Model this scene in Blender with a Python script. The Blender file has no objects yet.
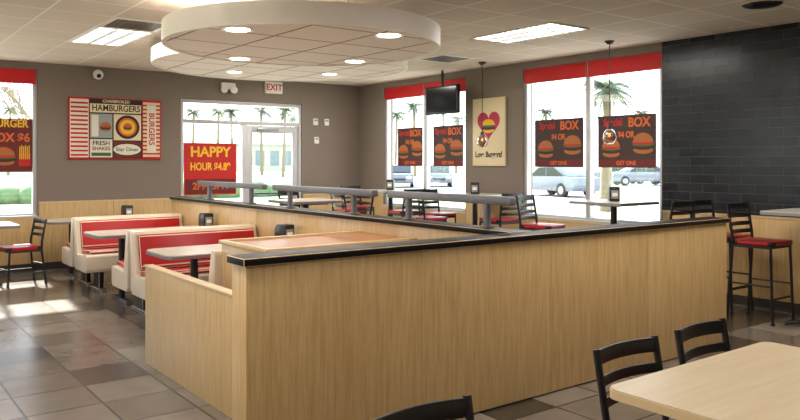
import bpy, bmesh, math, random
from mathutils import Matrix, Vector
random.seed(7)
scene=bpy.context.scene
scene.view_settings.view_transform='Standard'
scene.view_settings.exposure=0.36

# ------------------------------------------------------------ materials
def srgb(r,g,b):
    f=lambda c:(c/255/12.92) if c/255<=0.04045 else ((c/255+0.055)/1.055)**2.4
    return (f(r),f(g),f(b),1)
def newmat(name):
    m=bpy.data.materials.new(name); m.use_nodes=True
    nt=m.node_tree; return m,nt,nt.nodes['Principled BSDF']
def plain(name,col,rough=0.5,metal=0.0,noise=0.06,scale=30,spec=0.5,bump=0.0):
    m,nt,b=newmat(name)
    tc=nt.nodes.new('ShaderNodeTexCoord'); n=nt.nodes.new('ShaderNodeTexNoise')
    n.inputs['Scale'].default_value=scale; n.inputs['Detail'].default_value=4
    nt.links.new(tc.outputs['Object'],n.inputs['Vector'])
    r=nt.nodes.new('ShaderNodeMapRange'); r.inputs['To Min'].default_value=1-noise; r.inputs['To Max'].default_value=1+noise
    nt.links.new(n.outputs['Fac'],r.inputs['Value'])
    mx=nt.nodes.new('ShaderNodeVectorMath'); mx.operation='SCALE'; mx.inputs[0].default_value=col[:3]
    nt.links.new(r.outputs['Result'],mx.inputs['Scale'])
    nt.links.new(mx.outputs['Vector'],b.inputs['Base Color'])
    b.inputs['Roughness'].default_value=rough; b.inputs['Metallic'].default_value=metal
    b.inputs['Specular IOR Level'].default_value=spec
    if bump>0:
        bp=nt.nodes.new('ShaderNodeBump'); bp.inputs['Strength'].default_value=bump; bp.inputs['Distance'].default_value=0.01
        nt.links.new(n.outputs['Fac'],bp.inputs['Height']); nt.links.new(bp.outputs['Normal'],b.inputs['Normal'])
    return m
def emis(name,col,s):
    m,nt,b=newmat(name)
    b.inputs['Base Color'].default_value=col
    b.inputs['Emission Color'].default_value=col; b.inputs['Emission Strength'].default_value=s
    return m
def wood(name,c1,c2,rough=0.4,axis='Z',sc=1.0):
    m,nt,b=newmat(name)
    tc=nt.nodes.new('ShaderNodeTexCoord'); mp=nt.nodes.new('ShaderNodeMapping')
    s={'Z':(14,14,0.9),'X':(0.9,14,14),'Y':(14,0.9,14)}[axis]
    mp.inputs['Scale'].default_value=tuple(v*sc for v in s)
    n=nt.nodes.new('ShaderNodeTexNoise'); n.inputs['Scale'].default_value=4; n.inputs['Detail'].default_value=6
    n.inputs['Roughness'].default_value=0.6
    nt.links.new(tc.outputs['Object'],mp.inputs['Vector']); nt.links.new(mp.outputs['Vector'],n.inputs['Vector'])
    n2=nt.nodes.new('ShaderNodeTexNoise'); n2.inputs['Scale'].default_value=1.2
    nt.links.new(tc.outputs['Object'],n2.inputs['Vector'])
    cr=nt.nodes.new('ShaderNodeValToRGB'); cr.color_ramp.elements[0].position=0.3; cr.color_ramp.elements[1].position=0.7
    cr.color_ramp.elements[0].color=c1; cr.color_ramp.elements[1].color=c2
    ad=nt.nodes.new('ShaderNodeMath'); ad.operation='MULTIPLY_ADD'; ad.inputs[1].default_value=0.25
    nt.links.new(n2.outputs['Fac'],ad.inputs[0])
    sb=nt.nodes.new('ShaderNodeMath'); sb.operation='SUBTRACT'; sb.inputs[1].default_value=0.125
    nt.links.new(n.outputs['Fac'],sb.inputs[0]); nt.links.new(sb.outputs[0],ad.inputs[2])
    nt.links.new(ad.outputs[0],cr.inputs['Fac']); nt.links.new(cr.outputs['Color'],b.inputs['Base Color'])
    b.inputs['Roughness'].default_value=rough
    return m
def bricks(name,c1,c2,mort,w,h,ms,offset,off=(0,0,0),wall=None,rough=0.5,bump=0.3,wavy=0.0,spec=0.5,tilt=0.0):
    m,nt,b=newmat(name)
    tc=nt.nodes.new('ShaderNodeTexCoord'); sp=nt.nodes.new('ShaderNodeSeparateXYZ'); cb=nt.nodes.new('ShaderNodeCombineXYZ')
    nt.links.new(tc.outputs['Object'],sp.inputs[0])
    if wall=='YZ': nt.links.new(sp.outputs['Y'],cb.inputs['X']); nt.links.new(sp.outputs['Z'],cb.inputs['Y'])
    else: nt.links.new(sp.outputs['X'],cb.inputs['X']); nt.links.new(sp.outputs['Y'],cb.inputs['Y'])
    mp=nt.nodes.new('ShaderNodeMapping'); mp.inputs['Location'].default_value=off
    nt.links.new(cb.outputs[0],mp.inputs['Vector'])
    br=nt.nodes.new('ShaderNodeTexBrick'); br.offset=offset; br.squash=1
    br.inputs['Scale'].default_value=1; br.inputs['Brick Width'].default_value=w; br.inputs['Row Height'].default_value=h
    br.inputs['Mortar Size'].default_value=ms; br.inputs['Mortar Smooth'].default_value=0.2
    br.inputs['Color1'].default_value=c1; br.inputs['Color2'].default_value=c2; br.inputs['Mortar'].default_value=mort
    nt.links.new(mp.outputs[0],br.inputs['Vector']); nt.links.new(br.outputs['Color'],b.inputs['Base Color'])
    b.inputs['Roughness'].default_value=rough; b.inputs['Specular IOR Level'].default_value=spec
    inv=nt.nodes.new('ShaderNodeMath'); inv.operation='SUBTRACT'; inv.inputs[0].default_value=1
    nt.links.new(br.outputs['Fac'],inv.inputs[1]); h=inv.outputs[0]
    if wavy>0:
        n=nt.nodes.new('ShaderNodeTexNoise'); n.inputs['Scale'].default_value=9; n.inputs['Detail'].default_value=2
        nt.links.new(tc.outputs['Object'],n.inputs['Vector'])
        ma=nt.nodes.new('ShaderNodeMath'); ma.operation='MULTIPLY_ADD'; ma.inputs[1].default_value=wavy
        nt.links.new(n.outputs['Fac'],ma.inputs[0]); nt.links.new(h,ma.inputs[2]); h=ma.outputs[0]
    bp=nt.nodes.new('ShaderNodeBump'); bp.inputs['Strength'].default_value=bump; bp.inputs['Distance'].default_value=0.006
    nt.links.new(h,bp.inputs['Height']); nt.links.new(bp.outputs['Normal'],b.inputs['Normal'])
    return m,nt,b,br,mp

WALLM=plain('paint_taupe',srgb(126,113,102),0.7,noise=0.03)
CEIL,_,_,_,_=bricks('ceiling_tile',srgb(214,202,188),srgb(206,194,180),srgb(236,228,218),0.6,0.6,0.012,0.0,off=(-0.35,-0.3,0),rough=0.9,bump=0.15,spec=0.1)
CLOUD,_,_,_,_=bricks('cloud_tile',srgb(252,247,240),srgb(248,242,234),srgb(150,136,122),0.6,0.6,0.012,0.0,off=(-0.1,-0.2,0),rough=0.8,bump=0.2,spec=0.1)
RIM=plain('rim_white',srgb(240,232,222),0.5,noise=0.02)
BLKT,_,_,_,_=bricks('black_glazed_brick',srgb(20,21,25),srgb(34,36,42),srgb(70,70,74),0.30,0.10,0.004,0.5,wall='YZ',rough=0.25,bump=0.6,wavy=0.4,spec=0.35)
# floor slate tiles
FLOOR,nt,bs,br,mp=bricks('slate_tile',srgb(100,90,80),srgb(134,123,111),srgb(56,50,45),0.45,0.45,0.008,0.0,rough=0.23,bump=0.3,wavy=0.4)
sn=nt.nodes.new('ShaderNodeVectorMath'); sn.operation='SNAP'; sn.inputs[1].default_value=(0.45,0.45,1)
nt.links.new(mp.outputs[0],sn.inputs[0]); wn=nt.nodes.new('ShaderNodeTexWhiteNoise'); wn.noise_dimensions='2D'
ad=nt.nodes.new('ShaderNodeVectorMath'); ad.operation='ADD'; ad.inputs[1].default_value=(0.1,0.1,0)
nt.links.new(sn.outputs[0],ad.inputs[0]); nt.links.new(ad.outputs[0],wn.inputs['Vector'])
gt=nt.nodes.new('ShaderNodeMath'); gt.operation='GREATER_THAN'; gt.inputs[1].default_value=0.88
nt.links.new(wn.outputs['Value'],gt.inputs[0])
nz=nt.nodes.new('ShaderNodeTexNoise'); nz.inputs['Scale'].default_value=3; nz.inputs['Detail'].default_value=6
tc=nt.nodes.new('ShaderNodeTexCoord'); nt.links.new(tc.outputs['Object'],nz.inputs['Vector'])
mr=nt.nodes.new('ShaderNodeMapRange'); mr.inputs['To Min'].default_value=0.5; mr.inputs['To Max'].default_value=1.35
nt.links.new(nz.outputs['Fac'],mr.inputs['Value'])
mr2=nt.nodes.new('ShaderNodeMapRange'); mr2.inputs['To Min'].default_value=1; mr2.inputs['To Max'].default_value=0.3
nt.links.new(gt.outputs[0],mr2.inputs['Value'])
mu=nt.nodes.new('ShaderNodeMath'); mu.operation='MULTIPLY'; nt.links.new(mr.outputs[0],mu.inputs[0]); nt.links.new(mr2.outputs[0],mu.inputs[1])
sc=nt.nodes.new('ShaderNodeVectorMath'); sc.operation='SCALE'
nt.links.new(br.outputs['Color'],sc.inputs[0]); nt.links.new(mu.outputs[0],sc.inputs['Scale'])
nt.links.new(sc.outputs[0],bs.inputs['Base Color'])

MAPLE=wood('maple_laminate',srgb(184,147,94),srgb(208,175,122),0.38,'Z')
MAPLEH=wood('maple_tabletop',srgb(202,180,146),srgb(216,197,164),0.28,'X',0.6)
WALN=wood('warm_wood_top',srgb(160,104,62),srgb(182,126,80),0.3,'X')
BLACK=plain('black_laminate',srgb(14,14,17),0.45,noise=0.1,spec=0.2)
BMET=plain('black_metal',srgb(16,16,18),0.35,0.0,noise=0.1)
SILV=plain('brushed_metal',srgb(150,150,150),0.35,0.8,noise=0.05)
RAILM=plain('rail_gray_metal',srgb(116,116,122),0.45,0.3,noise=0.05)
ALU=plain('window_aluminium',srgb(190,190,190),0.45,0.2,noise=0.03)
RED=plain('red_vinyl',srgb(168,6,14),0.33,noise=0.05)
VAL=plain('red_valance',srgb(204,12,20),0.6,noise=0.04)
CREAM=plain('cream_shell',srgb(216,198,174),0.35,noise=0.03)
WTOP=plain('laminate_offwhite',srgb(204,196,182),0.22,noise=0.04,scale=120)
TAN=plain('tan_trim',srgb(212,184,138),0.4,noise=0.03)
BASE=plain('dark_base_tile',srgb(52,46,42),0.4,noise=0.1)
WHITE=plain('white_plastic',srgb(235,232,226),0.4,noise=0.01)
LENS=emis('lens_glow',(1,0.97,0.92,1),6)
BULB=emis('downlight_glow',(1,0.9,0.75,1),20)
AMB,_,_b=newmat('amber_globe'); _b.inputs['Base Color'].default_value=srgb(150,104,70); _b.inputs['Roughness'].default_value=.08; _b.inputs['Transmission Weight'].default_value=.6
GRASS=plain('grass',srgb(160,180,125),0.9,noise=0.25,scale=3)
ASPH=plain('asphalt',srgb(176,174,172),0.9,noise=0.1,scale=5)
CONC=plain('concrete',srgb(215,210,200),0.9,noise=0.06,scale=4)
FROND=plain('palm_frond',srgb(78,92,66),0.7,noise=0.3,scale=2)
BARK=plain('bark',srgb(130,112,96),0.9,noise=0.3,scale=8,bump=0.4)
BUSH=plain('hedge_leaf',srgb(104,126,88),0.9,noise=0.4,scale=6,bump=0.6)
CARP=plain('car_paint_silver',srgb(120,124,130),0.25,0.4,noise=0.02)
DGLS=plain('dark_glass',srgb(30,34,40),0.1,noise=0.02)
PGLS=plain('pale_glass',srgb(120,130,140),0.2,noise=0.02)
RUB=plain('rubber',srgb(22,22,22),0.8)
STUC=plain('stucco',srgb(190,182,170),0.9,noise=0.05,scale=5)
def pm(n,r,g,b,ro=0.6): return plain('print_'+n,srgb(r,g,b),ro,noise=0.03)
P_RED=pm('red',190,26,18);P_WHT=pm('white',226,218,202);P_BLK=pm('black',28,24,22);P_YEL=pm('yellow',236,186,40)
P_ORG=pm('orange',214,102,34);P_BUN=pm('bun',172,100,46);P_GRN=pm('green',56,100,48)
P_PNK=pm('pink',184,22,70);P_CRM=pm('cream',226,208,170);P_PAT=pm('patty',60,30,18);P_DRD=pm('darkred',104,22,20);P_MAR=pm('maroon',62,38,36);P_SIL=pm('grayprint',150,156,156)
def glassmat():
    m=bpy.data.materials.new('window_glass'); m.use_nodes=True; nt=m.node_tree; nt.nodes.clear()
    o=nt.nodes.new('ShaderNodeOutputMaterial'); mx=nt.nodes.new('ShaderNodeMixShader'); mx.inputs[0].default_value=0.05
    t=nt.nodes.new('ShaderNodeBsdfTransparent'); t.inputs[0].default_value=(0.95,0.97,0.97,1)
    g=nt.nodes.new('ShaderNodeBsdfGlossy'); g.inputs['Roughness'].default_value=0.02
    nt.links.new(t.outputs[0],mx.inputs[1]); nt.links.new(g.outputs[0],mx.inputs[2]); nt.links.new(mx.outputs[0],o.inputs[0]); return m
GLASS=glassmat()

# ------------------------------------------------------------ mesh builder
class B:
    def __init__(s): s.bm=bmesh.new(); s.mats=[]
    def mi(s,m):
        if m not in s.mats: s.mats.append(m)
        return s.mats.index(m)
    def add(s,vs,fs,mat):
        i=s.mi(mat); bv=[s.bm.verts.new(v) for v in vs]; out=[]
        for f in fs:
            try: fc=s.bm.faces.new([bv[k] for k in f]); fc.material_index=i; out.append(fc)
            except ValueError: pass
        return bv,out
    def bevel(s,faces,w,seg=2):
        es=list({e for f in faces for e in f.edges})
        r=bmesh.ops.bevel(s.bm,geom=es,offset=w,segments=seg,profile=0.5,affect='EDGES',clamp_overlap=True)
    def box(s,x0,x1,y0,y1,z0,z1,mat,bev=0,seg=2):
        vs=[(x0,y0,z0),(x1,y0,z0),(x1,y1,z0),(x0,y1,z0),(x0,y0,z1),(x1,y0,z1),(x1,y1,z1),(x0,y1,z1)]
        fs=[(0,3,2,1),(4,5,6,7),(0,1,5,4),(1,2,6,5),(2,3,7,6),(3,0,4,7)]
        bv,f=s.add(vs,fs,mat)
        if bev>0: s.bevel(f,bev,seg)
    def prism(s,poly,axis,a0,a1,mat,bev=0):
        def P(p,a): return {'X':(a,p[0],p[1]),'Y':(p[0],a,p[1]),'Z':(p[0],p[1],a)}[axis]
        n=len(poly); vs=[P(p,a0) for p in poly]+[P(p,a1) for p in poly]
        fs=[tuple(range(n))[::-1],tuple(range(n,2*n))]+[(i,(i+1)%n,n+(i+1)%n,n+i) for i in range(n)]
        bv,f=s.add(vs,fs,mat); bmesh.ops.recalc_face_normals(s.bm,faces=f)
        if bev>0: s.bevel(f,bev)
    def tube(s,pts,r,mat,seg=10,square=False):
        pts=[Vector(p) for p in pts]; rs=r if isinstance(r,(list,tuple)) else [r]*len(pts)
        if square: seg=4
        rings=[]; up=None
        for i,p in enumerate(pts):
            d=(pts[min(i+1,len(pts)-1)]-pts[max(i-1,0)]).normalized()
            if up is None:
                up=Vector((0,0,1)) if abs(d.z)<0.9 else Vector((1,0,0))
            sd=d.cross(up).normalized(); u2=sd.cross(d).normalized(); up=u2
            ph=math.pi/4 if square else 0
            rings.append([p+(sd*math.cos(a)+u2*math.sin(a))*rs[i] for a in [ph+2*math.pi*k/seg for k in range(seg)]])
        vs=[v for rg in rings for v in rg]; fs=[]
        for i in range(len(pts)-1):
            for k in range(seg):
                a=i*seg+k; b=i*seg+(k+1)%seg; fs.append((a,b,b+seg,a+seg))
        fs.append(tuple(range(seg))[::-1]); L=(len(pts)-1)*seg; fs.append(tuple(L+k for k in range(seg)))
        bv,f=s.add(vs,fs,mat); bmesh.ops.recalc_face_normals(s.bm,faces=f)
    def cyl(s,p0,p1,r0,mat,r1=None,seg=20): s.tube([p0,p1],[r0,r0 if r1 is None else r1],mat,seg)
    def lathe(s,prof,c,mat,seg=24):
        vs=[];fs=[];n=len(prof)
        for k in range(seg):
            a=2*math.pi*k/seg
            for (r,z) in prof: vs.append((c[0]+r*math.cos(a),c[1]+r*math.sin(a),c[2]+z))
        for k in range(seg):
            for j in range(n-1):
                a=k*n+j; b=((k+1)%seg)*n+j; fs.append((a,b,b+1,a+1))
        bv,f=s.add(vs,fs,mat); bmesh.ops.remove_doubles(s.bm,verts=bv,dist=1e-5)
    def ell(s,c,r,mat,seg=16):
        pr=[(math.sin(math.pi*i/10),-math.cos(math.pi*i/10)) for i in range(11)]
        vs=[];fs=[]
        for k in range(seg):
            a=2*math.pi*k/seg
            for (q,z) in pr: vs.append((c[0]+q*math.cos(a)*r[0],c[1]+q*math.sin(a)*r[1],c[2]+z*r[2]))
        for k in range(seg):
            for j in range(10):
                a=k*11+j;b=((k+1)%seg)*11+j; fs.append((a,b,b+1,a+1))
        bv,f=s.add(vs,fs,mat); bmesh.ops.remove_doubles(s.bm,verts=bv,dist=1e-6)
    def disc(s,cx,cy,rx,ry,z0,z1,mat,seg=28,a0=0,a1=2*math.pi):
        n=seg if a1-a0>6.28 else seg+1
        poly=[(cx+rx*math.cos(a0+(a1-a0)*k/seg),cy+ry*math.sin(a0+(a1-a0)*k/seg)) for k in range(n)]
        s.prism(poly,'Z',z0,z1,mat)
    def text(s,body,size,mat,x,y,z,align='CENTER',ex=0.001,rot=0,sx=1.0,bold=0.02):
        cu=bpy.data.curves.new('t','FONT'); cu.body=body; cu.size=size; cu.extrude=ex; cu.align_x=align; cu.align_y='CENTER'; cu.offset=size*bold
        ob=bpy.data.objects.new('t',cu); scene.collection.objects.link(ob)
        bpy.context.view_layer.update()
        me=bpy.data.meshes.new_from_object(ob.evaluated_get(bpy.context.evaluated_depsgraph_get()))
        M=Matrix.Translation((x,y,z))@Matrix.Rotation(rot,4,'Z')@Matrix.Diagonal((sx,1,1,1))
        s.add([M@v.co for v in me.vertices],[tuple(p.vertices) for p in me.polygons],mat)
        bpy.data.objects.remove(ob); bpy.data.curves.remove(cu); bpy.data.meshes.remove(me)
    def finish(s,name,loc=(0,0,0),rz=0,matrix=None,angle=35):
        me=bpy.data.meshes.new(name); s.bm.to_mesh(me); s.bm.free()
        for m in s.mats: me.materials.append(m)
        for p in me.polygons: p.use_smooth=True
        me.set_sharp_from_angle(angle=math.radians(angle))
        ob=bpy.data.objects.new(name,me); scene.collection.objects.link(ob)
        if matrix is not None: ob.matrix_world=matrix
        else: ob.location=loc; ob.rotation_euler=(0,0,rz)
        return ob
def inst(ob,loc,rz=0,s=1):
    o=bpy.data.objects.new(ob.name.split('.')[0],ob.data); scene.collection.objects.link(o)
    o.location=loc; o.rotation_euler=(0,0,rz); o.scale=(s,s,s); return o
def roundrect(x0,x1,y0,y1,r,n=6):
    out=[]
    for cx,cy,a in ((x1-r,y1-r,0),(x0+r,y1-r,90),(x0+r,y0+r,180),(x1-r,y0+r,270)):
        for k in range(n+1):
            t=math.radians(a+90*k/n); out.append((cx+r*math.cos(t),cy+r*math.sin(t)))
    return out
def ML(x,y,z): # faces -Y (back wall)
    return Matrix(((1,0,0,x),(0,0,-1,y),(0,1,0,z),(0,0,0,1)))
def MR(x,y,z): # faces -X (right wall)
    return Matrix(((0,0,-1,x),(-1,0,0,y),(0,1,0,z),(0,0,0,1)))

H=2.96; YB=11.6; XR=7.8; X0=-3.0; Y0=-3.0
def wallsegs(b,axis,p0,p1,a0,a1,z1,ops,mat):
    def bx(u0,u1,w0,w1):
        if u1-u0<1e-4 or w1-w0<1e-4: return
        if axis=='X': b.box(u0,u1,p0,p1,w0,w1,mat)
        else: b.box(p0,p1,u0,u1,w0,w1,mat)
    cur=a0
    for (u0,u1,w0,w1) in sorted(ops):
        bx(cur,u0,0,z1); bx(u0,u1,0,w0); bx(u0,u1,w1,z1); cur=u1
    bx(cur,a1,0,z1)
opsB=[(-1.6,0.6,0.76,2.86),(0.9,2.26,0.76,2.86),(4.36,6.56,0,2.56)]  # leftmost opening is out of view, added to give light
opsR=[(5.19,7.44,0.76,2.86),(8.65,10.83,0.76,2.86)]
opsL=[(4.0,6.5,0.76,2.86),(7.5,10.0,0.76,2.86)]
b=B(); b.box(X0-.2,XR+.2,Y0-.2,YB+.2,-0.1,0,FLOOR); b.finish('floor')
b=B(); b.box(X0-.2,XR+.2,Y0-.2,YB+.2,H,H+0.1,CEIL); b.finish('ceiling')
b=B(); wallsegs(b,'X',YB,YB+.2,X0,XR+.2,H,opsB,WALLM); b.finish('wall_back')
b=B(); wallsegs(b,'Y',XR,XR+.2,Y0,YB,H,opsR,WALLM); b.finish('wall_right')
b=B(); wallsegs(b,'Y',X0-.2,X0,Y0,YB,H,opsL,WALLM); b.finish('wall_left')
b=B(); b.box(X0,XR,Y0-.2,Y0,0,H,WALLM); b.finish('wall_front')
b=B()
for (a0,a1,zt) in ((X0,0.6+.3,0.74),(0.9,2.28,0.74),(2.28,4.34,0.95),(6.58,XR-.02,0.95)):
    n=max(1,round((a1-a0)/1.0))
    for i in range(n):
        u0=a0+(a1-a0)*i/n; u1=a0+(a1-a0)*(i+1)/n
        b.box(u0+.002,u1-.002,YB-.018,YB-.001,0.1,zt,MAPLE,0.002)
    b.box(a0,a1,YB-.026,YB-.001,zt,zt+0.022,TAN)
b.finish('trim_1')
b=B()
for (a0,a1,zt) in ((Y0,5.17,0.95),(5.17,7.46,0.74),(7.46,8.63,0.95),(8.63,10.85,0.74),(10.85,YB-.03,0.95)):
    n=max(1,round((a1-a0)/1.0))
    for i in range(n):
        u0=a0+(a1-a0)*i/n; u1=a0+(a1-a0)*(i+1)/n
        b.box(XR-.018,XR-.001,u0+.002,u1-.002,0.1,zt,MAPLE,0.002)
    b.box(XR-.026,XR-.001,a0,a1,zt,zt+0.022,TAN)
b.finish('trim_2')
b=B(); b.box(X0,4.34,YB-.02,YB-.001,0,0.1,BASE); b.box(6.58,XR-.02,YB-.02,YB-.001,0,0.1,BASE); b.finish('baseboard_back')
b=B(); b.box(XR-.02,XR-.001,Y0,YB-.02,0,0.1,BASE); b.finish('baseboard_right')
b=B(); b.box(XR-.03,XR-.001,Y0,5.17,0.975,H-.002,BLKT); b.finish('brick_cladding')

# ------------------------------------------------------------ windows
def window(name,W,Hh,mull,M,frame,valance=True):
    b=B(); t=0.05
    b.box(0,W,0,t,-.12,-.03,frame,0.004); b.box(0,W,Hh-t,Hh,-.12,-.03,frame,0.004)
    b.box(0,t,t,Hh-t,-.12,-.03,frame,0.004); b.box(W-t,W,t,Hh-t,-.12,-.03,frame,0.004)
    for m in mull: b.box(m-.035,m+.035,t,Hh-t,-.12,-.03,frame,0.004)
    b.box(t,W-t,t,Hh-t,-.10,-.095,GLASS)
    b.box(.001,W-.001,-.0,0.02,-.03,0.025,ALU,0.003)
    if valance:
        xs=[0]+list(mull)+[W]
        for i in range(len(xs)-1): b.box(xs[i]+.012,xs[i+1]-.012,Hh-.21,Hh-.002,-.028,-.012,VAL,0.003)
    return b.finish(name,matrix=M)
def MRw(y): return MR(XR,y,0.762)
window('window_1',1.36,2.096,[0.68],ML(0.9,YB,0.762),ALU)
window('added_window',2.2,2.096,[1.1],ML(-1.6,YB,0.762),ALU)  # unseen window left of frame, added to let in more daylight
window('window_3',2.18,2.096,[1.13],MRw(10.83),ALU)
window('window_4',2.25,2.096,[1.13],MRw(7.44),ALU)
def MLf(y): return Matrix(((0,0,1,X0),(1,0,0,y),(0,1,0,.762),(0,0,0,1)))
window('window_5',2.5,2.096,[1.25],MLf(4.0),ALU); window('window_6',2.5,2.096,[1.25],MLf(7.5),ALU)
b=B(); W=2.2; t=.05
b.box(0.002,t,0,2.555,-.14,-.02,ALU,.004); b.box(W-t,W-.002,0,2.555,-.14,-.02,ALU,.004); b.box(t,W-t,2.5,2.555,-.14,-.02,ALU,.004)
b.box(t,W-t,2.17,2.23,-.14,-.02,ALU,.004); b.box(1.08,1.16,0,2.17,-.14,-.02,ALU,.004)
b.box(t,1.08,0,.12,-.14,-.02,ALU,.004); b.box(t,1.08,.12,2.17,-.10,-.095,GLASS); b.box(t,W-t,2.23,2.5,-.10,-.095,GLASS)
b.box(1.17,1.27,.01,2.16,-.10,-.05,ALU,.004); b.box(2.04,2.14,.01,2.16,-.10,-.05,ALU,.004)
b.box(1.27,2.04,.01,.22,-.10,-.05,ALU,.004); b.box(1.27,2.04,2.04,2.16,-.10,-.05,ALU,.004); b.box(1.27,2.04,.22,2.04,-.078,-.073,GLASS)
b.tube([(1.24,1.0,-.05),(1.24,1.0,0.0),(2.08,1.0,0.0),(2.08,1.0,-.05)],.014,BMET); b.box(1.35,1.75,2.06,2.12,-.05,0.0,SILV,.004)
b.finish('door_1',matrix=ML(4.36,YB,0.0))

# ------------------------------------------------------------ prints
def burger(b,cx,cy,s,z):
    b.disc(cx,cy-.30*s,.5*s,.16*s,z,z+.001,P_BUN); b.disc(cx,cy-.14*s,.55*s,.15*s,z+.001,z+.002,P_PAT)
    b.disc(cx,cy-.05*s,.58*s,.10*s,z+.002,z+.003,P_GRN); b.disc(cx,cy+.02*s,.54*s,.09*s,z+.003,z+.004,P_RED)
    b.disc(cx,cy+.04*s,.52*s,.42*s,z+.004,z+.005,P_BUN,a0=0,a1=math.pi)
def framed(name,W,Hh,M,fn,bg):
    b=B(); b.box(-W/2,W/2,-Hh/2,Hh/2,0.002,.03,bg,.003); fn(b,W,Hh); return b.finish(name,matrix=M)
def ham(b,W,Hh):
    z=.031
    b.box(-W/2+.02,-.40,-Hh/2+.03,Hh/2-.03,z-.002,z,P_WHT)
    for i in range(13): b.box(-W/2+.03,-.41,-Hh/2+.05+i*.064,-Hh/2+.078+i*.064,z,z+.001,P_RED)
    b.box(-.39,.39,-Hh/2+.015,Hh/2-.015,z-.001,z,P_BLK)
    b.box(-.38,.37,.24,.37,z,z+.001,P_CRM); b.text('HAMBURGERS',.13,P_BLK,0,.305,z+.0015,sx=.86)
    b.text('CHARBROILED',.06,P_CRM,0,.41,z+.0005)
    b.box(-.38,-.06,-.14,.22,z,z+.001,P_SIL); b.box(-.36,-.26,-.12,.20,z+.001,z+.002,P_WHT); burger(b,-.16,.03,.15,z+.001)
    b.box(-.38,-.06,-Hh/2+.03,-.16,z,z+.001,P_WHT); b.text('FRESH',.09,P_BLK,-.22,-.22,z+.0015); b.text('SHAKES',.075,P_DRD,-.22,-.30,z+.0015); b.box(-.36,-.08,-.41,-.36,z+.001,z+.002,P_GRN)
    b.box(-.04,.37,-.17,.22,z,z+.001,P_CRM); b.disc(.165,.03,.18,.18,z+.001,z+.002,P_BLK); b.disc(.165,.03,.14,.14,z+.002,z+.003,P_ORG); b.disc(.165,.03,.11,.11,z+.003,z+.004,P_YEL)
    burger(b,.165,.035,.12,z+.004)
    b.box(-.04,.37,-Hh/2+.03,-.185,z,z+.0008,P_DRD); b.disc(.16,-.31,.22,.10,z+.001,z+.002,P_BLK); b.disc(.16,-.31,.205,.085,z+.002,z+.003,P_WHT); b.text('Star Diner',.08,P_GRN,.16,-.31,z+.003)
    for i in range(14): b.box(.40,.66,-Hh/2+.04+i*.062,-Hh/2+.075+i*.062,z,z+.001,P_CRM)
    b.box(.46,.60,-.36,.38,z+.001,z+.002,P_WHT); b.text('BURGERS',.12,P_RED,.53,.01,z+.003,rot=-math.pi/2)
framed('hamburger_wall_art',1.36,.92,ML(3.35,YB,2.04),ham,P_RED)
def love(b,W,Hh):
    z=.031
    b.box(-W/2+.03,W/2-.03,-Hh/2+.03,Hh/2-.03,z-.001,z,P_CRM)
    def heart(s,cy,m,zz):
        pts=[]
        for k in range(40):
            t=2*math.pi*k/40; x=16*math.sin(t)**3; y=13*math.cos(t)-5*math.cos(2*t)-2*math.cos(3*t)-math.cos(4*t)
            pts.append((x*s,cy+y*s))
        b.prism(pts,'Z',zz,zz+.001,m)
    heart(.0150,.12,P_PNK,z)
    b.disc(0,.02,.12,.035,z+.001,z+.002,P_YEL); b.disc(0,.06,.15,.03,z+.002,z+.003,P_PAT); b.disc(0,.085,.15,.015,z+.003,z+.004,P_GRN)
    b.disc(0,.10,.14,.09,z+.004,z+.005,P_YEL,a0=0,a1=math.pi)
    b.text('Love Burgers!',.12,P_BLK,0,-.34,z+.001,bold=.03,sx=.85)
framed('love_burgers_poster',.70,1.02,MR(XR-.002,8.11,1.99),love,P_CRM)
def winposter(name,W,Hh,M,lines,bg,fn=None):
    b=B(); b.box(0,W,0,Hh,-.006,0,bg)
    for (tx,sz,x,y,m,sx) in lines: b.text(tx,sz,m,x,y,.001,sx=sx,bold=.03)
    if fn: fn(b)
    return b.finish(name,matrix=M)
for i,(y1,y0) in enumerate(((10.52,9.82),(9.54,8.80),(7.28,6.42),(6.18,5.32))):
    W=y1-y0
    def f(b,W=W,i=i):
        b.box(.01,W-.01,.01,.10,.0,.001,P_DRD)
        burger(b,W*.24,.25,.26,.001); burger(b,W*.79,.30,.28,.001)
    winposter('window_poster',W,.66,MR(XR+.075,y1,1.47),[('Special',.13,W*.27,.57,P_RED,.8),('BOX',.16,W*.72,.56,P_ORG,.95),('$4 OR',.11,W*.50,.41,P_ORG,.8),('GET ONE',.07,W*.5,.055,P_ORG,1)] ,P_MAR,f)
def f(b): 
    b.box(.02,.89,.02,.26,.0,.001,P_DRD); b.text('2PM-5PM',.16,P_ORG,.455,.14,.002)
winposter('happy_hour_window_poster',.91,.85,ML(4.44,YB+.085,1.0),[('HAPPY',.23,.455,.70,P_YEL,1),('HOUR $4.89',.17,.455,.46,P_YEL,.76)],P_RED,f)
def f(b): 
    burger(b,.22,.22,.28,.001); b.box(.42,.57,.08,.26,.001,.002,P_RED)
    for k in range(6): b.box(.425+k*.024,.438+k*.024,.18,.36+.02*(k%2),.002,.003,P_YEL)
winposter('burger_box_window_poster',.60,.75,ML(1.62,YB+.085,1.40),[('BURGER',.15,.3,.68,P_YEL,.85),('BOX $6',.17,.3,.48,P_ORG,.9)],P_DRD,f)

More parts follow.
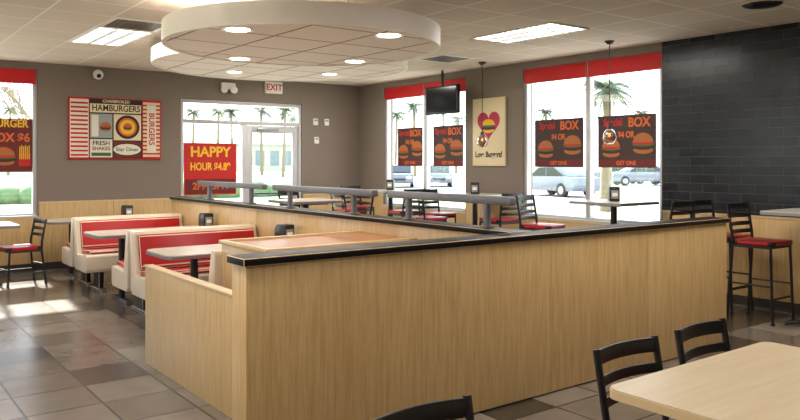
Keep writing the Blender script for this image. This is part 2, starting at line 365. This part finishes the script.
# ------------------------------------------------------------ partitions
PT=1.07
b=B()
n=4; xa,xb=1.584,5.96
for i in range(n):
    u0=xa+(xb-xa)*i/n; u1=xa+(xb-xa)*(i+1)/n
    b.box(u0+.0008,u1-.0008,3.35,3.512,0.012,PT-.04,MAPLE,0.0015)
b.box(xa-.02,xb+.02,3.33,3.532,PT-.04,PT,BLACK,.004)
b.box(xa+.02,xb-.02,3.37,3.50,0,0.012,BASE)
b.finish('partition_wall')
b=B()
n=5; ya,yb=3.54,9.98
for i in range(n):
    u0=ya+(yb-ya)*i/n; u1=ya+(yb-ya)*(i+1)/n
    b.box(3.62,3.78,u0+.0008,u1-.0008,0.0,PT-.04,MAPLE,0.0015)
b.box(3.60,3.80,ya-.004,yb+.02,PT-.04,PT,BLACK,.004)
b.finish('partition_wall')
b=B()
b.box(1.88,1.93,3.515,5.75,0,.735,MAPLE,.002); b.box(1.87,1.945,3.515,5.76,.735,.75,TAN,.004)
b.finish('low_divider_panel')
b=B()
b.box(2.32,3.585,4.57,5.33,0,.92,MAPLE,.002); b.box(2.30,3.595,4.55,4.60,.92,.95,TAN,.006); b.box(2.30,3.595,5.30,5.345,.92,.95,TAN,.006)
b.box(2.30,2.35,4.60,5.30,.92,.95,TAN,.006); b.box(2.35,3.59,4.60,5.30,.92,.935,WALN)
b.finish('service_ledge')
for (y0,y1) in ((7.35,9.2),(5.27,7.12),(3.62,5.05)):
    b=B()
    b.box(3.665,3.735,y0,y1,1.24,1.30,RAILM,.012)
    for u in (0.18,0.82):
        yy=y0+(y1-y0)*u
        b.cyl((3.7,yy,PT+.012),(3.7,yy,1.25),.028,RAILM); b.cyl((3.7,yy,PT+.001),(3.7,yy,PT+.014),.055,RAILM)
    b.finish('partition_rail')

# ------------------------------------------------------------ booths
def bench(L=1.32):
    b=B()
    sh=[(0.03,.25),(0.0,.29),(0,.43),(.012,.452),(.035,.46),(.39,.43),(.41,.44),(.49,.83),(.505,.855),(.53,.865),(.56,.86),(.575,.83),(.56,.60),(.53,.29),(.50,.25)]
    b.prism(sh,'X',0,L,CREAM,.006)
    b.prism([(.03,.462),(.028,.49),(.05,.51),(.36,.49),(.39,.465),(.385,.432)],'X',.05,L-.05,RED,.006)
    b.prism([(.413,.48),(.38,.50),(.375,.53),(.443,.815),(.465,.835),(.49,.825)],'X',.05,L-.05,RED,.006)
    for x in (.22,L-.22):
        b.box(x-.03,x+.03,.18,.42,.03,.25,BMET,.004); b.box(x-.04,x+.04,.06,.52,0,.03,BMET,.006)
    return b
bn=bench().finish('booth_bench',(2.28,9.05,0))
inst(bn,(3.60,10.23,0),math.pi); inst(bn,(2.28,6.87,0)); inst(bn,(3.60,8.05,0),math.pi); inst(bn,(3.60,5.935,0),math.pi)
def booth_table(L,W):
    b=B()
    b.prism(roundrect(0,L,-W/2,W/2,.12),'Z',.725,.752,SILV); b.prism(roundrect(.004,L-.004,-W/2+.004,W/2-.004,.117),'Z',.752,.76,WTOP)
    for x in (.35,L-.35):
        b.cyl((x,0,.03),(x,0,.70),.035,BMET); b.box(x-.03,x+.03,-.22,.22,.70,.725,BMET,.005); b.box(x-.04,x+.04,-.28,.28,0,.03,BMET,.01); 
    return b
bt=booth_table(1.42,.66).finish('booth_table',(2.17,8.50,0))
inst(bt,(2.17,6.38,0)); inst(bt,(2.17,10.75,0))
def dispenser():
    b=B(); b.prism([(-.09,0),(.09,0),(.09,.13),(.05,.17),(-.09,.17)],'X',-.06,.06,BMET,.01)
    b.box(-.045,.045,-.096,-.09,.03,.13,SILV,.002); b.box(-.03,.03,-.10,-.096,.06,.10,WHITE); return b
dp=dispenser().finish('napkin_dispenser',(3.5,8.5,.76))
inst(dp,(3.48,6.5,.76),.1); inst(dp,(3.25,10.72,.76))

# ------------------------------------------------------------ chairs
def chair(sh,top,bar=False):
    b=B(); w=.19
    for sx in (-1,1):
        b.tube([(sx*(w+.01),-.25,0),(sx*w,-.20,sh-.03),(sx*w,-.205,sh+.08),(sx*w,-.255,top-.01)],.0145,BMET,10)
        b.tube([(sx*(w+.01),.20,0),(sx*w,.175,sh-.03)],.0135,BMET,10)
        b.tube([(sx*w,-.20,sh-.035),(sx*w,.18,sh-.035)],.0125,BMET,8)
        zz=.16 if not bar else .36
        b.tube([(sx*(w+.006),-.235,zz),(sx*(w+.006),.19,zz)],.009,BMET,8)
        for yy in (-.25,.20): b.cyl((sx*(w+.01),yy,0),(sx*(w+.01),yy,.02),.018,RUB,seg=10)
    for yy in (-.195,.17): b.tube([(-w,yy,sh-.035),(w,yy,sh-.035)],.0125,BMET,8)
    zz=.24 if bar else .2
    b.tube([(-w-.005,.19,zz),(w+.005,.19,zz)],.011,BMET,8); b.tube([(-w-.005,-.225,zz+.05),(w+.005,-.225,zz+.05)],.009,BMET,8)
    b.prism(roundrect(-.205,.205,-.20,.21,.05),'Z',sh-.022,sh+.022,RED,.01)
    N=10
    for (z0,hh) in ((top-.045,.06),(top-.135,.04),(top-.215,.04),(top-.29,.04)):
        yb=-.205-.05*((z0-sh-.08)/(top-sh-.09))
        o=[];i_=[]
        for k in range(N+1):
            x=-w+2*w*k/N; y=yb-.035*(1-(x/w)**2); o.append((x,y-.007)); i_.append((x,y+.007))
        if z0-hh/2>sh+.06: b.prism(o+i_[::-1],'Z',z0-hh/2,z0+hh/2,BMET,.003)
    return b
ch=chair(.46,.825).finish('dining_chair',(2.53,1.59,0),math.pi)
inst(ch,(3.09,1.60,0),math.pi+.03); inst(ch,(1.37,1.47,0),math.pi)
inst(ch,(1.82,10.4,0),math.pi/2+.15)
st=chair(.76,1.14,bar=True).finish('bar_stool',(7.20,3.68,0),math.pi)
for (x,y,r) in ((7.1,4.72,0),(6.85,6.2,math.pi+.2),(7.15,7.25,0),(7.15,8.55,math.pi),(7.1,9.3,0.0),(7.1,10.6,math.pi),(6.5,8.0,-math.pi/2),(6.5,9.95,-math.pi/2),(5.4,9.6,-math.pi/2+.3),(5.2,8.0,math.pi/2),(7.45,4.22,math.pi)):
    inst(st,(x,y,0),r)
def ftable(x0,x1,y0,y1,z,top=MAPLEH,name='dining_table',edge=None):
    b=B(); cx,cy=(x0+x1)/2,(y0+y1)/2
    a,c=(x1-x0)/2,(y1-y0)/2
    b.prism(roundrect(-a,a,-c,c,.05),'Z',z-.035,z-.006,edge or TAN); b.prism(roundrect(-a+.003,a-.003,-c+.003,c-.003,.048),'Z',z-.006,z,top)
    b.cyl((0,0,.04),(0,0,z-.06),.038,BMET)
    b.prism(roundrect(-.2,.2,-.2,.2,.02),'Z',z-.055,z-.035,BMET)
    for k in range(4):
        t=math.pi/4+k*math.pi/2; q=min(.3,c*.9)
        b.tube([(0,0,.06),(q*.9*math.cos(t),q*.9*math.sin(t),.035),(q*math.cos(t),q*math.sin(t),.018)],[.03,.02,.018],BMET)
    return b.finish(name,(cx,cy,0))
ftable(2.12,3.23,.9,1.64,.76); ftable(.8,1.74,.78,1.50,.76)
ftable(1.0,1.80,10.15,10.95,.76,WTOP,edge=SILV)
for y in (3.2,5.5,7.9,9.95): ftable(6.92,7.68,y-.38,y+.38,1.08,WTOP,'bar_table',edge=SILV)
ftable(4.2,4.9,7.6,8.3,1.08,WTOP,'bar_table',edge=SILV)
inst(dp,(7.3,7.9,1.08),-.8); inst(dp,(7.3,5.5,1.08),-.8); inst(dp,(7.3,9.95,1.08),-.8); 
# ------------------------------------------------------------ ceiling clouds
def cloud(cx,cy,R,z0,z1,name,lights):
    b=B()
    b.lathe([(0,z0+.03),(R-.04,z0+.03),(R-.04,z0),(R,z0),(R+.0,z1),(R-.03,z1),(0,z1)],(0,0,0),RIM,72)
    b.disc(0,0,R-.042,R-.042,z0+.008,z0+.029,CLOUD,72)
    for (dx,dy) in lights:
        b.lathe([(.085,z0+.007),(.115,z0+.0),(.12,z0+.008)],(dx,dy,0),WHITE,24); b.disc(dx,dy,.088,.088,z0+.002,z0+.007,BULB,24)
    for (dx,dy) in ((.6,.3),(-.6,.3),(0,-.7)):
        b.cyl((dx,dy,z1),(dx,dy,H-.001),.006,SILV,seg=8)
    return b.finish(name,(cx,cy,0))
def cam2w(px,f):
    r=(px-400)/745*f; return (.7987*r+.6017*f,-.6015*r+.7988*f)
c1=(3.28,5.76); c2=(4.45,8.35)
cloud(c1[0],c1[1],1.2,2.54,2.71,'ceiling_cloud_light',[(-.86,-.5),(.21,-1.01+.03),(-.16,.98),(.84,.46)])
cloud(c2[0],c2[1],1.57,2.72,2.88,'ceiling_cloud_light',[(-.29,.8),(.84,.25),(.5,-.9),(-1.0,-.3)])
for (cx,cy),z in ((c1,2.52),(c2,2.70)):
    ld=bpy.data.lights.new('cloud_lamp','AREA'); ld.shape='DISK'; ld.size=1.6; ld.energy=20; ld.color=(1,.9,.78)
    o=bpy.data.objects.new('cloud_lamp',ld); o.location=(cx,cy,z); scene.collection.objects.link(o)
def troffer():
    b=B()
    b.box(0,.6,0,.03,-.014,-.001,WHITE); b.box(0,.6,1.17,1.2,-.014,-.001,WHITE); b.box(0,.03,.03,1.17,-.014,-.001,WHITE); b.box(.57,.6,.03,1.17,-.014,-.001,WHITE)
    b.box(.03,.57,.03,1.17,-.006,-.002,LENS)
    for k in range(1,3): b.box(.03+.18*k-.006,.03+.18*k+.006,.03,1.17,-.024,-.006,SILV)
    for k in range(1,12): b.box(.03,.57,.03+.095*k-.005,.03+.095*k+.005,-.023,-.006,SILV)
    return b
tr=troffer().finish('ceiling_light_panel',(2.15,8.1,H))
trs=[(5.75,5.1),(2.15,5.1),(5.75,9.3),(0.35,2.7),(3.95,2.1),(-1.45,5.7),(6.35,1.5),(0.35,-0.9),(3.95,-0.9),(-1.45,1.5)]
for p in trs: inst(tr,(p[0],p[1],H))
for p in [(2.15,8.1)]+trs:
    ld=bpy.data.lights.new('panel_lamp','AREA'); ld.shape='RECTANGLE'; ld.size=.5; ld.size_y=1.1; ld.energy=27; ld.color=(1,.95,.88)
    o=bpy.data.objects.new('panel_lamp',ld); o.location=(p[0]+.3,p[1]+.6,H-.04); scene.collection.objects.link(o)
def vent():
    b=B(); b.box(0,.6,0,.6,-.008,-.001,WHITE)
    for k in range(7): b.box(.05,.55,.06+.07*k,.10+.07*k,-.012,-.008,BASE)
    return b
vt=vent().finish('ceiling_vent',(2.15,7.5,H))
inst(vt,(6.35,7.5,H)); 
b=B(); b.lathe([(0,-.02),(.12,-.02),(.16,-.008),(.17,-.001)],(0,0,0),BMET,28); b.finish('ceiling_speaker',(6.65,3.4,H))
BULB2=emis('filament_bulb',(1,.75,.45,1),3)
def pendant(z):
    b=B(); b.lathe([(.0,-.04),(.03,-.04),(.06,-.01),(.06,-.001),(0,-.001)],(0,0,H),BMET,20)
    b.cyl((0,0,z+.12),(0,0,H-.03),.005,BMET,seg=8); b.lathe([(.0,.13),(.02,.13),(.028,.09),(.03,.075)],(0,0,z),BMET,20)
    b.ell((0,0,z+.03),(.02,.02,.035),BULB2)
    b.lathe([(.03,.085),(.05,.07),(.075,.03),(.085,-.01),(.075,-.05),(.045,-.085),(.0,-.095)],(0,0,z),AMB,24); return b
pn=pendant(1.84).finish('pendant_lamp',(7.22,5.5,0)); inst(pn,(7.3,7.75,0)); 
b=B(); b.box(-.03,.03,-.38,.38,-.22,.22,BMET,.008); b.box(-.034,-.03,-.35,.35,-.19,.19,DGLS); b.cyl((0,0,.2),(0,0,H-2.5),.02,BMET)
b.finish('hanging_monitor',(7.45,8.80,2.5))
b=B(); b.box(-.16,.16,-.1,.1,0,.05,WHITE,.005); b.text('EXIT',.15,P_RED,0,0,.051); b.finish('exit_sign',matrix=ML(5.99,YB-.001,2.82))
b=B(); b.box(-.12,.12,-.05,.05,0,.07,WHITE,.01)
for sx in (-1,1): b.tube([(sx*.08,-.06,.04),(sx*.09,-.07,.10)],[.05,.055],WHITE,16)
b.finish('emergency_light',matrix=ML(5.15,YB-.001,2.80))
b=B(); b.box(-.05,.05,-.05,.05,0,.02,WHITE,.005); b.ell((0,0,.05),(.075,.075,.06),WHITE); b.ell((0,-.02,.09),(.035,.035,.03),DGLS); b.finish('security_camera',matrix=ML(3.08,YB-.001,2.84))
for (x,z) in ((6.83,2.26),(7.06,2.26),(6.85,1.93)):
    b=B(); b.box(-.045,.045,-.06,.06,0,.03,WHITE,.006); b.box(-.03,.03,.01,.04,.03,.032,P_SIL); b.finish('thermostat',matrix=ML(x,YB-.001,z))

# ------------------------------------------------------------ exterior
b=B(); b.box(-150,200,-60,250,-.35,-.12,GRASS); b.finish('lawn_ground')
b=B(); b.box(-40,7.9,12.3,18,-.119,-.06,CONC); b.box(8.2,14,-20,12,-.119,-.06,CONC); b.box(-12,-3.4,-20,12,-.119,-.06,CONC); b.finish('sidewalk')
b=B(); b.box(21.4,60,-40,40,-.119,-.09,ASPH); b.box(-100,150,42,54,-.119,-.09,ASPH); b.finish('road')
def palm(h,R,seed,nf=24):
    rnd=random.Random(seed); b=B()
    pts=[(0.25*math.sin(t*1.3),0.1*t,h*t) for t in [k/10 for k in range(11)]]
    b.tube(pts,[.20-.08*k/10+.02*(k%2) for k in range(11)],BARK,12)
    top=Vector(pts[-1])
    for i in range(nf):
        az=2*math.pi*i/nf*2.618+rnd.uniform(-.2,.2); el=rnd.uniform(-.5,1.1); L=R*rnd.uniform(.85,1.1)
        d=Vector((math.cos(az),math.sin(az),0)); side=Vector((-d.y,d.x,0)); pp=[]
        for k in range(13):
            t=k/12; pp.append(top+d*(L*t*math.cos(el*.7))+Vector((0,0,L*(math.sin(el)*t-.75*t*t))))
        b.tube(pp,[.03*(1-.8*k/12) for k in range(13)],FROND,5)
        for k in range(1,13):
            for sgn in (-1,1):
                for q in (0,.5):
                    p=pp[k-1].lerp(pp[k],q); l=R*.26*math.sin(math.pi*min(1,(k+q)/13*.85+.12)); dv=(pp[k]-pp[k-1]).normalized()
                    tip=p+side*sgn*l*.8+dv*l*.45+Vector((0,0,-l*.35)); 
                    b.add([p,p+dv*.07*R/2,tip],[(0,1,2)],FROND)
    return b
p1=palm(4.1,1.3,1,30).finish('palm_tree',(20.5,15.8,-.12))
p2=palm(8.0,1.9,5,26).finish('palm_tree',(*cam2w(192,95),-.12)); k=0
for (px,f,s) in ((217,100,1.05),(233,88,.95),(262,92,1.0),(283,80,.9),(295,105,1.0),(548,95,1.0),(640,110,1.1),(395,100,1.0),(415,85,1.0),(445,90,1.05),(456,110,1.0),(8,90,1.0)):
    x,y=cam2w(px,f); inst(p2,(x,y,-.12),k*1.7,s); k+=1
def branch(b,p,d,l,r,n,rnd):
    q=p+d*l; m=p.lerp(q,.5)+Vector((rnd.uniform(-.05,.05),rnd.uniform(-.05,.05),0))*l
    b.tube([p,m,q],[r,r*.85,r*.7],BARK,6)
    if n==0: return
    for i in range(3):
        nd=(d+Vector((rnd.uniform(-.8,.8),rnd.uniform(-.8,.8),rnd.uniform(-.1,.6)))).normalized(); branch(b,q if i<2 else m,nd,l*.72,r*.62,n-1,rnd)
b=B(); branch(b,Vector((0,0,0)),Vector((0,0,1)),1.7,.1,5,random.Random(4)); b.finish('bare_tree',(5.2,26.5,-.12))
b=B(); rnd=random.Random(3)
for i in range(24):
    b.ell((i*.8+rnd.uniform(-.2,.2),rnd.uniform(-.3,.3),.25),(.7,.6,.35+rnd.uniform(0,.2)),BUSH,10)
b.finish('hedge_row',(0,33,-.12))
def building(name,x,y,w,d,h,rz):
    b=B(); b.box(0,w,0,d,0,h,STUC); b.box(-.3,w+.3,-.3,d+.3,h,h+.4,P_SIL)
    for i in range(int(w/3)): b.box(1+i*3,2.8+i*3,-.05,0,1,h-.8,PGLS)
    b.finish(name,(x,y,-.12),rz)
building('distant_building',45,125,40,10,4.6,0); building('distant_building',125,75,12,10,4.5,-1.2); building('distant_building',0,130,30,10,4,0)
def car():
    b=B(); W=.88
    b.prism([(-2.2,.28),(-2.25,.55),(-2.15,.85),(-1.1,.95),(1.6,.98),(2.15,.9),(2.25,.6),(2.2,.28)],'Y',-W,W,CARP,.06)
    b.prism([(-1.25,.95),(-.45,1.42),(.75,1.45),(1.75,.98)],'Y',-W+.12,W-.12,CARP,.05)
    for s in (-1,1):
        b.prism([(-1.0,.98),(-.42,1.35),(.1,1.38),(.1,.98)],'Y',s*(W-.125),s*(W-.105),DGLS); b.prism([(.18,.98),(.18,1.38),(.72,1.38),(1.4,1.0)],'Y',s*(W-.125),s*(W-.105),DGLS)
        for x in (-1.35,1.4):
            b.cyl((x,s*(W-.2),.33),(x,s*(W+.01),.33),.33,RUB); b.cyl((x,s*(W),.33),(x,s*(W+.02),.33),.19,SILV)
    b.prism([(-1.27,.99),(-.5,1.40),(-.48,1.38),(-1.2,.95)],'Y',-W+.2,W-.2,DGLS)
    for s in (-.62,.62): b.ell((-2.2,s,.66),(.08,.2,.09),WHITE)
    b.box(-2.27,-2.2,-.4,.4,.45,.6,BMET); return b
cr=car().finish('parked_car',(27.6,24.1,-.09),-1.75)
inst(cr,(24.5,6.5,-.09),1.5)
for (px,f,r) in ((640,52,-.6),(618,56,-.6),(438,50,.9),(400,49,.9)):
    x,y=cam2w(px,f); 
    inst(cr,(x,y,-.09),r)

# ------------------------------------------------------------ world & sun
w=bpy.data.worlds.new('World'); scene.world=w; w.use_nodes=True; nt=w.node_tree; nt.nodes.clear()
o=nt.nodes.new('ShaderNodeOutputWorld'); bg=nt.nodes.new('ShaderNodeBackground')
tc=nt.nodes.new('ShaderNodeTexCoord'); sp=nt.nodes.new('ShaderNodeSeparateXYZ'); cr_=nt.nodes.new('ShaderNodeValToRGB')
cr_.color_ramp.elements[0].position=0.0; cr_.color_ramp.elements[0].color=(1,1,1,1)
cr_.color_ramp.elements[1].position=0.6; cr_.color_ramp.elements[1].color=(.62,.78,1,1)
nt.links.new(tc.outputs['Generated'],sp.inputs[0]); nt.links.new(sp.outputs['Z'],cr_.inputs[0]); nt.links.new(cr_.outputs[0],bg.inputs[0])
bg.inputs[1].default_value=3.4; nt.links.new(bg.outputs[0],o.inputs[0])
sd=bpy.data.lights.new('sun','SUN'); sd.energy=20.0; sd.angle=math.radians(1.5); sd.color=(1,.95,.86)
so=bpy.data.objects.new('sun',sd); so.rotation_euler=Vector((-0.05,-math.cos(math.radians(38)),-math.sin(math.radians(38)))).to_track_quat('-Z','Y').to_euler(); scene.collection.objects.link(so)

# ------------------------------------------------------------ camera
cd=bpy.data.cameras.new('camera'); cam=bpy.data.objects.new('camera',cd); scene.collection.objects.link(cam)
cam.location=(0,0,1.54); yaw=math.atan2(.6017,.7988); cam.rotation_euler=(math.pi/2,0,-yaw)
cd.sensor_width=36; cd.lens=745/800*36; cd.shift_y=-48/800; cd.clip_start=.05; cd.clip_end=500
scene.camera=cam
